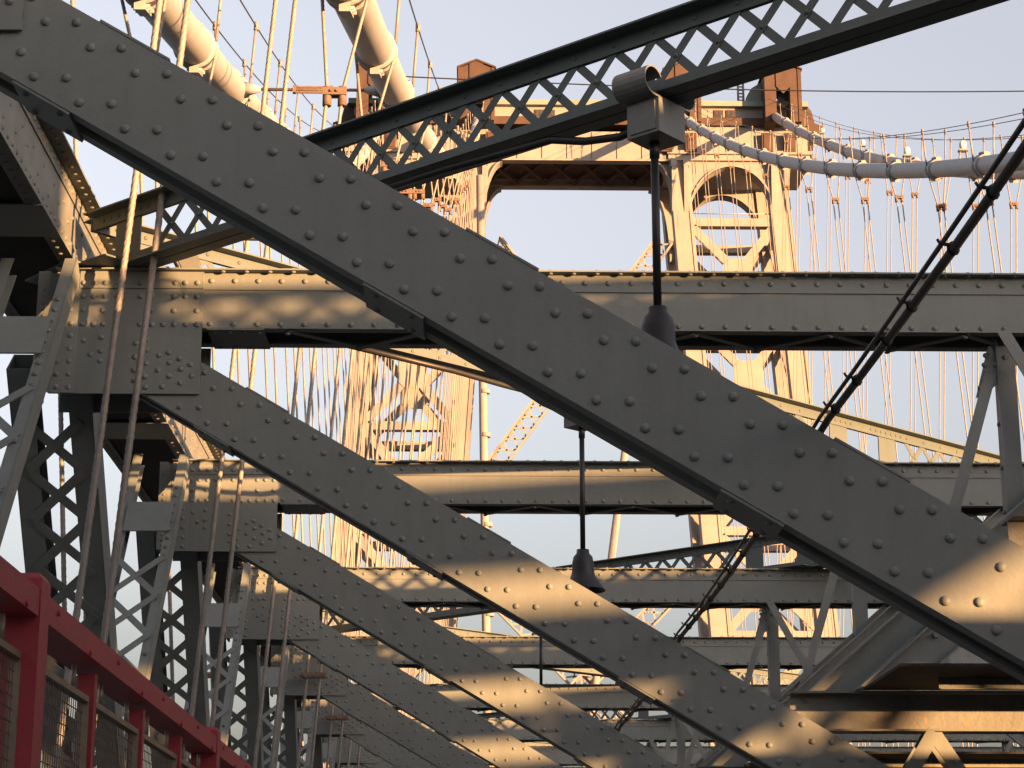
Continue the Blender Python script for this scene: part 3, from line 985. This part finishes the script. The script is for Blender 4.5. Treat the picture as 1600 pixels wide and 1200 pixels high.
    # arched brackets between leg and portal (concave quarter curve towards the centre)
    zbr = TX(1000, 372)[1]
    xin = line(ia, ib, zbr) - CW / 2 + 0.15
    zt_ = TX(900, 253)[1]
    for dep in (0, TDEP - 0.6):
        m = MB()
        wd, hh = 1.5, zt_ - zbr
        arc = [(xin - wd * (1 - math.cos(math.pi / 2 * i / 12)), zbr + hh * math.sin(math.pi / 2 * i / 12)) for i in range(13)]
        for i in range(12):
            p, q = arc[i], arc[i + 1]
            m.prism([p, (xin + 0.3, p[1]), (xin + 0.3, q[1]), q], 0.25, 0.40)
            m.prism([(p[0] - 0.05, p[1]), (p[0] + 0.08, p[1]), (q[0] + 0.08, q[1]), (q[0] - 0.05, q[1])], 0.0, 1.1)
        tpart(mirr(m, mir), 'bracket', 'tower', y=dep)
# portal girder between the legs and head of the tower
xa_, xb_ = TX(1046, 230)[0], TX(1262, 230)[0]
xla, xlb = 2 * XC - xa_, 2 * XC - xb_
zP0, zP1 = TX(900, 249)[1], ZPT
m = MB(); m.box(xla, xa_, 0.05, 0.30, zP0, zP1); m.box(xla, xa_, TDEP - 0.3, TDEP, zP0, zP1)
m.box(xla, xa_, -0.15, 0.6, zP0 - 0.14, zP0); m.box(xla, xa_, TDEP - 0.6, TDEP + 0.1, zP0 - 0.14, zP0)
tpart(m, 'portal_girder', 'tower')
pw = (TX(942, 230)[0] - TX(903, 230)[0])
n = int((xa_ - xla) / pw)
x = XC - (n / 2) * pw
for i in range(n):
    m = MB(); m.box(x + 0.05, x + pw - 0.05, -0.02, 0.05, zP0 + 0.06, zP1 - 0.05)
    tpart(m, 'panel', 'tower'); x += pw
m = MB()
for i in range(6):
    xx = xla + (xa_ - xla) * i / 6; xx2 = xla + (xa_ - xla) * (i + 1) / 6
    m.bar((xx, 0.6, zP0 + 0.1), (xx2, TDEP - 0.6, zP0 + 0.1), 0.12, 0.3, (0, 0, 1)); m.bar((xx, TDEP - 0.6, zP0 + 0.2), (xx2, 0.6, zP0 + 0.2), 0.12, 0.3, (0, 0, 1))
m.box(xla, xa_, 0.6, TDEP - 0.6, zP0 + 0.5, zP0 + 0.6)
tpart(m, 'portal_soffit', 'rust')  # dark rust material stands in for shade under the portal
# wall over the legs, cornice, attic and roof
zB0, zB1 = TX(1140, 198)[1], TX(1140, 186)[1]
zA1 = TX(1140, 168)[1]; zR = TX(1140, 160)[1]
for mir in (False, True):
    m = MB(); m.box(xa_, xb_, 0.05, TDEP, ZC1 + 0.5, zB0); tpart(mirr(m, mir), 'head_wall', 'tower')
    m = MB(); m.box(xa_ - 0.2, xb_ + 0.3, -0.35, TDEP + 0.3, ZC1 + 0.35, ZC1 + 0.62); m.box(xa_ - 0.1, xb_ + 0.1, -0.15, TDEP, ZC1 - 0.1, ZC1 + 0.36); tpart(mirr(m, mir), 'cornice', 'tower')
    for px in (1041, 1079, 1198, 1233):
        x, _ = TX(px, 225); z0_, z1_ = TX(px, 240)[1], TX(px, 211)[1]
        m = MB(); m.box(x - 0.42, x + 0.42, -0.45, 0.05, z0_, z1_); m.box(x - 0.28, x + 0.28, -0.50, -0.45, z0_ + 0.15, z1_ - 0.15)
        tpart(mirr(m, mir), 'rusty_panel', 'rust')
    # end of the cornice, stepped out
    m = MB()
    prof = [(1250, 246), (1258, 240), (1262, 222), (1275, 212), (1287, 195), (1274, 190), (1269, 172), (1262, 163), (1246, 163), (1246, 246)]
    m.prism([TX(*q) for q in prof], 0.3, TDEP - 0.3)
    tpart(mirr(m, mir), 'cornice_end', 'rust')
m = MB(); m.box(xlb, xb_, -0.25, TDEP + 0.2, zB0, zB1); tpart(m, 'rusty_band', 'rust')
m = MB(); m.box(xlb + 0.3, xb_ - 0.3, 0.15, TDEP - 0.2, zB1, zA1); tpart(m, 'attic_wall', 'tower')
m = MB(); m.box(xlb - 0.1, xb_ + 0.1, -0.3, TDEP + 0.3, zA1, zR); tpart(m, 'attic_roof', 'tower_green')
for mir in (False, True):
    for px in (1123, 1142, 948, 965):
        x, z = TX(px, 177)
        m = MB(); m.box(x - 0.36, x + 0.36, 0.08, 0.15, z - 0.30, z + 0.30); wn = tpart(mirr(m, mir), 'window', 'rust')
        m = MB(); m.box(x - 0.27, x - 0.03, 0.05, 0.08, z - 0.22, z + 0.22); m.box(x + 0.03, x + 0.27, 0.05, 0.08, z - 0.22, z + 0.22)
        o = mirr(m, mir).build('pane', 'window', wn)
    # saddle hoods over the cables: gabled rusty boxes with a dark slot where the cable comes out
    for px in (1062, 1217):
        xh, zg = TX(px, 112)
        zs_, zbt = TX(px, 123)[1], TX(px, 203)[1]
        zslot = TX(px, 149)[1]
        hw, sw = 1.32, 0.52
        m = MB()
        for e in (-1, 1):
            m.prism([(xh + e * sw, zbt), (xh + e * hw, zbt), (xh + e * hw, zs_), (xh + e * sw, zs_ + (zg - zs_) * (1 - sw / hw))], -1.6, 4.6)
            m.prism([(xh + e * (hw - 0.2), zbt), (xh + e * (hw + 0.06), zbt), (xh + e * (hw + 0.06), zs_ + 0.05), (xh + e * (hw - 0.2), zs_ + 0.1)], -1.66, -1.6)
        m.prism([(xh - sw, zslot), (xh, zslot - 0.55), (xh + sw, zslot), (xh + sw, zs_ + (zg - zs_) * (1 - sw / hw)), (xh, zg), (xh - sw, zs_ + (zg - zs_) * (1 - sw / hw))], -1.68, -1.55)
        m.box(xh - sw, xh + sw, 1.5, 4.6, zbt, zslot)
        for e in (-1, 1):
            m.prism([(xh, zg + 0.02), (xh + e * (hw + 0.15), zs_), (xh + e * (hw + 0.15), zs_ + 0.12), (xh, zg + 0.16)], -1.75, 4.7)
        tpart(mirr(m, mir), 'saddle_hood', 'rust')
# roof hatch, ladder cage, beacon and mast beside the outer right hood
x, z = TX(1182, 160)
m = MB(); m.prism([(x - 0.8, zR), (x + 1.0, zR), (x + 1.0, TX(1182, 122)[1]), (x + 0.5, TX(1182, 124)[1]), (x - 0.3, TX(1182, 134)[1]), (x - 0.7, TX(1182, 148)[1])], 0.5, 3.4)
tpart(m, 'roof_hatch', 'tower_green')
m = MB()
zt_ = TX(1170, 118)[1]
for dx in (-1.3, -0.9):
    for yy in (0.3, 0.8): m.tube([(x + dx, yy, zR), (x + dx, yy, zt_)], 0.05, 6)
for i in range(9):
    zz = zR + (zt_ - zR) * i / 8
    m.tube([(x - 1.3, 0.3, zz), (x - 0.9, 0.3, zz)], 0.035, 5); m.tube([(x - 1.3, 0.8, zz), (x - 0.9, 0.8, zz)], 0.035, 5)
zt2 = TX(1172, 112)[1]
m.tube([(x - 0.9, 0.3, zt_), (x - 0.9, 0.3, zt2), (x + 1.2, 0.3, zt2)], 0.05, 6)
tpart(m, 'ladder_cage', 'rope')
xb2, zb2 = TX(1197, 112)
m = MB(); m.tube([(xb2, 0.3, zt2), (xb2, 0.3, zt2 + 0.35)], 0.12, 8); tpart(m, 'beacon_stand', 'rope')
m = MB(); m.lathe([(0.24, 0.0), (0.26, 0.2), (0.22, 0.5), (0.12, 0.72), (0.0, 0.78)], (xb2, 0.3, zt2 + 0.35), 12); tpart(m, 'beacon', 'redglass')
xm, _ = TX(1208, 100)
m = MB(); m.tube([(xm, 0.6, zs_), (xm, 0.6, TX(1208, 84)[1])], 0.05, 6); tpart(m, 'mast', 'cable')
# hand rail on strut inside the right arch
m = MB(); z = levels[0]
m.tube([(line(ia, ib, z) + 0.6, 0.4, z + 0.45), (line(oa, ob, z) - 0.6, 0.4, z + 0.45)], 0.04, 5); tpart(m, 'guard_rail', 'cable')
# big lattice cross braces between the legs
for (p, q) in (((1040, 372), (772, 728)), ((1062, 915), (770, 1215))):
    for mir in (False, True):
        a, b = TX(*p), TX(*q)
        if mir: yy = 0.9
        else: yy = 0.3
        A, B = Vector((a[0], yy, a[1])), Vector((b[0], yy, b[1]))
        d = (B - A); L = d.length; d.normalize(); nrm = Vector((-d.z, 0, d.x))
        m = MB()
        for e in (-0.62, 0.62):
            m.bar(A + nrm * e, B + nrm * e, 0.45, 0.14, (0, 1, 0))
            m.bar(A + nrm * e * 0.85 + Vector((0, 0.5, 0)), B + nrm * e * 0.85 + Vector((0, 0.5, 0)), 0.2, 0.14, (0, 1, 0))
        nn = int(L / 1.0)
        for j in range(nn):
            c1, c2 = A + d * (j * L / nn), A + d * ((j + 1) * L / nn)
            m.bar(c1 + nrm * 0.62, c2 - nrm * 0.62, 0.05, 0.13, (0, 1, 0)); m.bar(c1 - nrm * 0.62, c2 + nrm * 0.62, 0.05, 0.13, (0, 1, 0))
        tpart(mirr(m, mir), 'lattice_brace', 'tower')
# pipes on the tower
a, b = at(757, 590, 140.6), at(768, 1180, 140.6)
t = thing('stand_pipe', 'tan upright pipe beside the left tower leg', 'pipe', (b.x, 140.6, -0.7))
m = MB(); o = Vector((b.x, 140.6, -0.7))
top = at(750, 275, 140.6)
m.tube([Vector((b.x, 140.6, -0.7)) - o, top - o], 0.29, 12); m.build('pipe', 'tower', t)
m = MB()
for py in (612, 680, 820, 960):
    c = at(757 + (py - 590) * 0.0185, py, 140.6) - o
    m.tube([c - Vector((0, 0, 0.15)), c + Vector((0, 0, 0.15))], 0.37, 12)
m.build('collars', 'tower', t)
a, b = at(990, 600, 140.0), at(948, 930, 140.0)
dd = (a - b)
bot = b - dd * ((b.z + 0.7) / dd.z)
t = thing('raking_pipe', 'tan leaning pipe seen under the second full-width beam', 'pipe', bot)
m = MB(); m.tube([(0, 0, 0), a - bot], 0.27, 12); m.build('pipe', 'tower', t)
m = MB()
for f_ in (0.62, 0.78): m.tube([(a - bot) * f_, (a - bot) * (f_ + 0.012)], 0.36, 12)
m.build('collars', 'tower', t)

# ------------------------------------------------------------------ pendant lamps on the lattice girders
def pendant(k, px, py_box, py_rod0, py_rod1, label):
    # hangs from the lattice girder of bay k, where the girder crosses pixel column px
    if k % 2 == 0: A, B = Vector((LXA, FY(k + 1) + YB, ZT)), Vector((LXB, FY(k) + YB, ZT))
    else: A, B = Vector((LXA, FY(k) + YB, ZT)), Vector((LXB, FY(k + 1) + YB, ZT))
    r_ = ray(px, py_rod0)[0]
    f_ = (r_ * A.y - A.x) / ((B.x - A.x) - r_ * (B.y - A.y))
    P = A + (B - A) * f_
    ang = math.atan2(B.y - A.y, B.x - A.x)
    zr0 = ZT - 0.25
    zr1 = at(px, py_rod1, P.y).z
    t = thing('pendant_lamp', label, 'lamp', (P.x, P.y, 0), 'pendant lamps on the lattice girders', ang)
    m = MB()                                             # curled clamp straps round the bottom chord
    for yy in (-0.16, 0.17):
        pts = []
        for i in range(15):
            a = R(-100 + 250 * i / 14)
            pts.append((0.0 + 0.0, yy + 0.085 * math.cos(a) * (1 if yy > 0 else -1), ZT + 0.06 + 0.085 * math.sin(a)))
        for i in range(14):
            p, q = Vector(pts[i]), Vector(pts[i + 1])
            m.bar(p, q + (q - p) * 0.08, 0.24, 0.010, (1, 0, 0))
    m.box(-0.12, 0.12, -0.16, 0.17, ZT - 0.032, ZT - 0.020)
    m.build('clamp', 'lamp', t)
    m = MB()
    zb1 = ZT - 0.034; zb0 = zr0 + 0.0
    m.box(-0.10, 0.13, -0.13, 0.13, zb0, zb1)
    m.box(-0.075, 0.105, -0.138, -0.13, zb0 + 0.02, zb1 - 0.02)
    m.tube([(-0.13, 0, zb0 + 0.12), (-0.10, 0, zb0 + 0.12)], 0.04, 10)
    m.build('junction_box', 'lamp', t)
    m = MB(); m.tube([(0.0, 0, zb0 + 0.01), (0.0, 0, zr1 - 0.02)], 0.024, 12); m.tube([(0, 0, zb0), (0, 0, zb0 - 0.10)], 0.030, 12); m.build('rod', 'black', t)
    m = MB()
    m.lathe([(0.028, 0.04), (0.055, 0.035), (0.058, 0.0), (0.085, -0.03), (0.098, -0.09), (0.10, -0.17), (0.115, -0.22), (0.19, -0.32), (0.20, -0.335), (0.185, -0.32), (0.10, -0.21), (0.08, -0.1), (0.0, -0.08)], (0, 0, zr1), 24)
    m.build('shade', 'black', t)
    m = MB(); m.lathe([(0.0, -0.34), (0.05, -0.32), (0.065, -0.27), (0.05, -0.2), (0.03, -0.09)], (0, 0, zr1), 14); m.build('bulb', 'glass', t)
    m = MB()                                             # feed pipe along the girder
    pts = [(-0.10, 0.0, zb0 + 0.12), (-0.25, 0.0, zb0 + 0.10), (-0.5, -0.02, zb0 + 0.13), (-0.75, -0.04, zb0 + 0.20), (-1.0, -0.05, ZT - 0.05), (-1.6, -0.05, ZT - 0.03), (-2.6, -0.05, ZT - 0.03)]
    m.tube(pts, 0.026, 8); m.build('feed_pipe', 'black', t)
    return P
P1 = pendant(0, 1022, 170, 200, 490, 'black bell pendant lamp nearest the camera, hung from the dark lattice girder')
pendant(1, 909, 660, 676, 865, 'black bell pendant lamp second from the camera, seen under the biggest brace')
pendant(3, 845, 940, 955, 1075, 'black bell pendant lamp third from the camera, mostly hidden')

# box and conduit on top of the first full-width beam
c = at(292, 421, Y1 + 0.05)
t = thing('switch_box', 'grey rounded switch box standing on the left end of the first full-width beam', 'switch box', (c.x, Y1 + 0.12, ZT))
m = MB(); m.box(-0.085, 0.085, -0.06, 0.06, 0, 0.12)
arc = [(0.085 * math.cos(math.pi * i / 8) , 0.12 + 0.05 * math.sin(math.pi * i / 8)) for i in range(9)]
m.prism([(0.085, 0.119)] + arc + [(-0.085, 0.119)], -0.06, 0.06)
m.box(-0.04, 0.05, -0.066, -0.06, 0.14, 0.158); m.build('box', 'lamp', t)
m = MB(); m.tube([(-0.06, -0.075, 0.0), (-0.06, -0.08, 0.05), (-0.09, -0.09, 0.10), (-0.08, -0.10, 0.16), (0.0, -0.10, 0.20), (0.4, -0.02, 0.30), (0.6, 0.1, 0.34)], 0.022, 8); m.build('conduit', 'black', t)
m = MB(); m.tube([(-0.14, -0.02, 0.05), (-0.45, -0.02, 0.06), (-0.75, 0.0, 0.05)], 0.022, 8); m.tube([(0.085, 0, 0.03), (0.5, 0, 0.025), (1.6, 0, 0.025)], 0.022, 8); m.build('pipe_run', 'lamp', t)

# ------------------------------------------------------------------ cable bundle running along the bridge over the braces
pb = at(1291, 668, Y0)
sag = lambda y: 0.05 * math.sin(math.pi * ((y - Y0) / S % 1.0))
ys = [FY(-2) + i * S / 8 for i in range(8 * 9)]
zbun = pb.z + 0.015
t = thing('cable_bundle', 'black bundle of two power cables lashed together, running along the bridge over the braces', 'cable', (pb.x, 0, 0))
m = MB(); m.tube([(0.010, y, zbun + 0.022 - sag(y)) for y in ys], 0.0155, 10); m.build('thick_cable', 'black', t)
m = MB(); m.tube([(-0.026, y, zbun + 0.034 - sag(y) - 0.006 * math.sin(y * 7)) for y in ys], 0.0085, 8); m.build('thin_cable', 'black', t)
m = MB()
m.tube([(0.010 + 0.019 * math.cos(a), 0.004 * a, -0.011 + 0.019 * math.sin(a)) for a in [i * 0.6 for i in range(12)]], 0.004, 5); m.bar((0.0, 0, -0.006), (-0.034, 0.01, 0.004), 0.012, 0.008, (0, 1, 0)); m.tube([(-0.030, 0.01, 0.0), (-0.040, 0.012, 0.018)], 0.005, 5)
tie_me = m.mesh('tie', 'black')
y = ys[0]
while y < ys[-1]:
    link('tie', tie_me, t, (0, y, zbun + 0.035 - sag(y)))
    y += 0.42 + 0.2 * random.random()

# small platform by the lower beam at the right
px0, pz0 = xz(1352, 1078)
for k in (1, 2):
    t = thing('service_platform', ['', 'dark service platform beside the lower right beam nearest the camera', 'dark service platform beside the second lower right beam'][k], 'platform', (px0, FY(k), pz0), 'service platforms on the lower beams')
    m = MB(); m.prism([(0.0, 0.004), (3.6, 0.004), (3.6, 0.024), (0.0, 0.024)], -1.22, 0.033); m.build('floor_plate', 'shade_black', t)  # black floor colour paints in the shade beneath the platform
    m = MB(); m.box(0.38, 3.6, -0.62, -0.608, -0.075, 0.003); m.box(0.38, 3.6, -0.67, -0.62, -0.075, -0.067); m.build('joist', 'steel_old', t)

# ------------------------------------------------------------------ red fence along the walkway
FX = -0.93
ZF = 2.35                                                # top of posts
yp0, psp = 4.24, 3.05
t = thing('red_fence', 'red steel fence with wire mesh panels along the left edge of the walkway', 'fence', (FX, 0, 0))
posts = [yp0 + psp * i for i in range(-2, 9)]
pm = MB(); pm.box(-0.045, 0.045, -0.045, 0.045, 0, ZF - 0.012)
pm.add([(-0.045, -0.045, ZF - 0.012), (0.045, -0.045, ZF - 0.012), (0.045, 0.045, ZF - 0.012), (-0.045, 0.045, ZF - 0.012),
        (-0.036, -0.036, ZF), (0.036, -0.036, ZF), (0.036, 0.036, ZF), (-0.036, 0.036, ZF)], [(0, 1, 5, 4), (1, 2, 6, 5), (2, 3, 7, 6), (3, 0, 4, 7), (4, 5, 6, 7)])
pme = pm.mesh('post', 'red')
mm_ = MB(); mm_.box(-0.02, 0.02, -0.018, 0.018, 0.05, ZF - 0.107); mme = mm_.mesh('mullion', 'red')
rm = MB(); rm.box(-0.05, 0.042, 0.046, psp - 0.046, ZF - 0.092, ZF - 0.035)
for i in range(8):
    rm.tube([(0.038, 0.15 + i * 0.39, ZF - 0.055 - 0.03 * (i % 2)), (0.048, 0.15 + i * 0.39, ZF - 0.055 - 0.03 * (i % 2))], 0.007, 6)
rme = rm.mesh('top_rail', 'red')
bm_ = MB(); bm_.box(-0.03, 0.03, 0.046, psp - 0.046, 0.10, 0.18); bme = bm_.mesh('bottom_rail', 'red')
pl = psp / 4
def panel_meshes():
    y0, y1, z0, z1 = 0.032, pl - 0.032, 0.24, ZF - 0.165
    f = MB()
    f.box(-0.012, 0.012, y0, y0 + 0.014, z0, z1); f.box(-0.012, 0.012, y1 - 0.014, y1, z0, z1)
    f.box(-0.012, 0.012, y0 + 0.014, y1 - 0.014, z1 - 0.014, z1); f.box(-0.012, 0.012, y0 + 0.014, y1 - 0.014, z0, z0 + 0.014)
    for yy in (y0 + 0.15, y1 - 0.15):
        f.tube([(0.0, yy, z1), (0.0, yy, ZF - 0.107)], 0.006, 6)
    wm = MB()
    n = int((y1 - y0 - 0.028) / 0.0254)
    for i in range(1, n):
        y = y0 + 0.014 + (y1 - y0 - 0.028) * i / n
        wm.bar((0.002, y, z0 + 0.014), (0.002, y, z1 - 0.014), 0.0021, 0.0021, (1, 0, 0))
    n = int((z1 - z0 - 0.028) / 0.0254)
    for i in range(1, n):
        z = z0 + 0.014 + (z1 - z0 - 0.028) * i / n
        wm.bar((-0.0015, y0 + 0.014, z), (-0.0015, y1 - 0.014, z), 0.0021, 0.0021, (1, 0, 0))
    return f.mesh('panel_frame', 'galv'), wm.mesh('wire_mesh', 'wire')
pf, pw_ = panel_meshes()
for i, y in enumerate(posts):
    link('post', pme, t, (0, y, 0))
    if i == len(posts) - 1: break
    link('top_rail', rme, t, (0, y, 0)); link('bottom_rail', bme, t, (0, y, 0))
    for j in range(4):
        if j: link('mullion', mme, t, (0, y + j * pl, 0))
        f = link('panel_frame', pf, t, (0, y + j * pl, 0))
        link('wire_mesh', pw_, f, stuff=True)
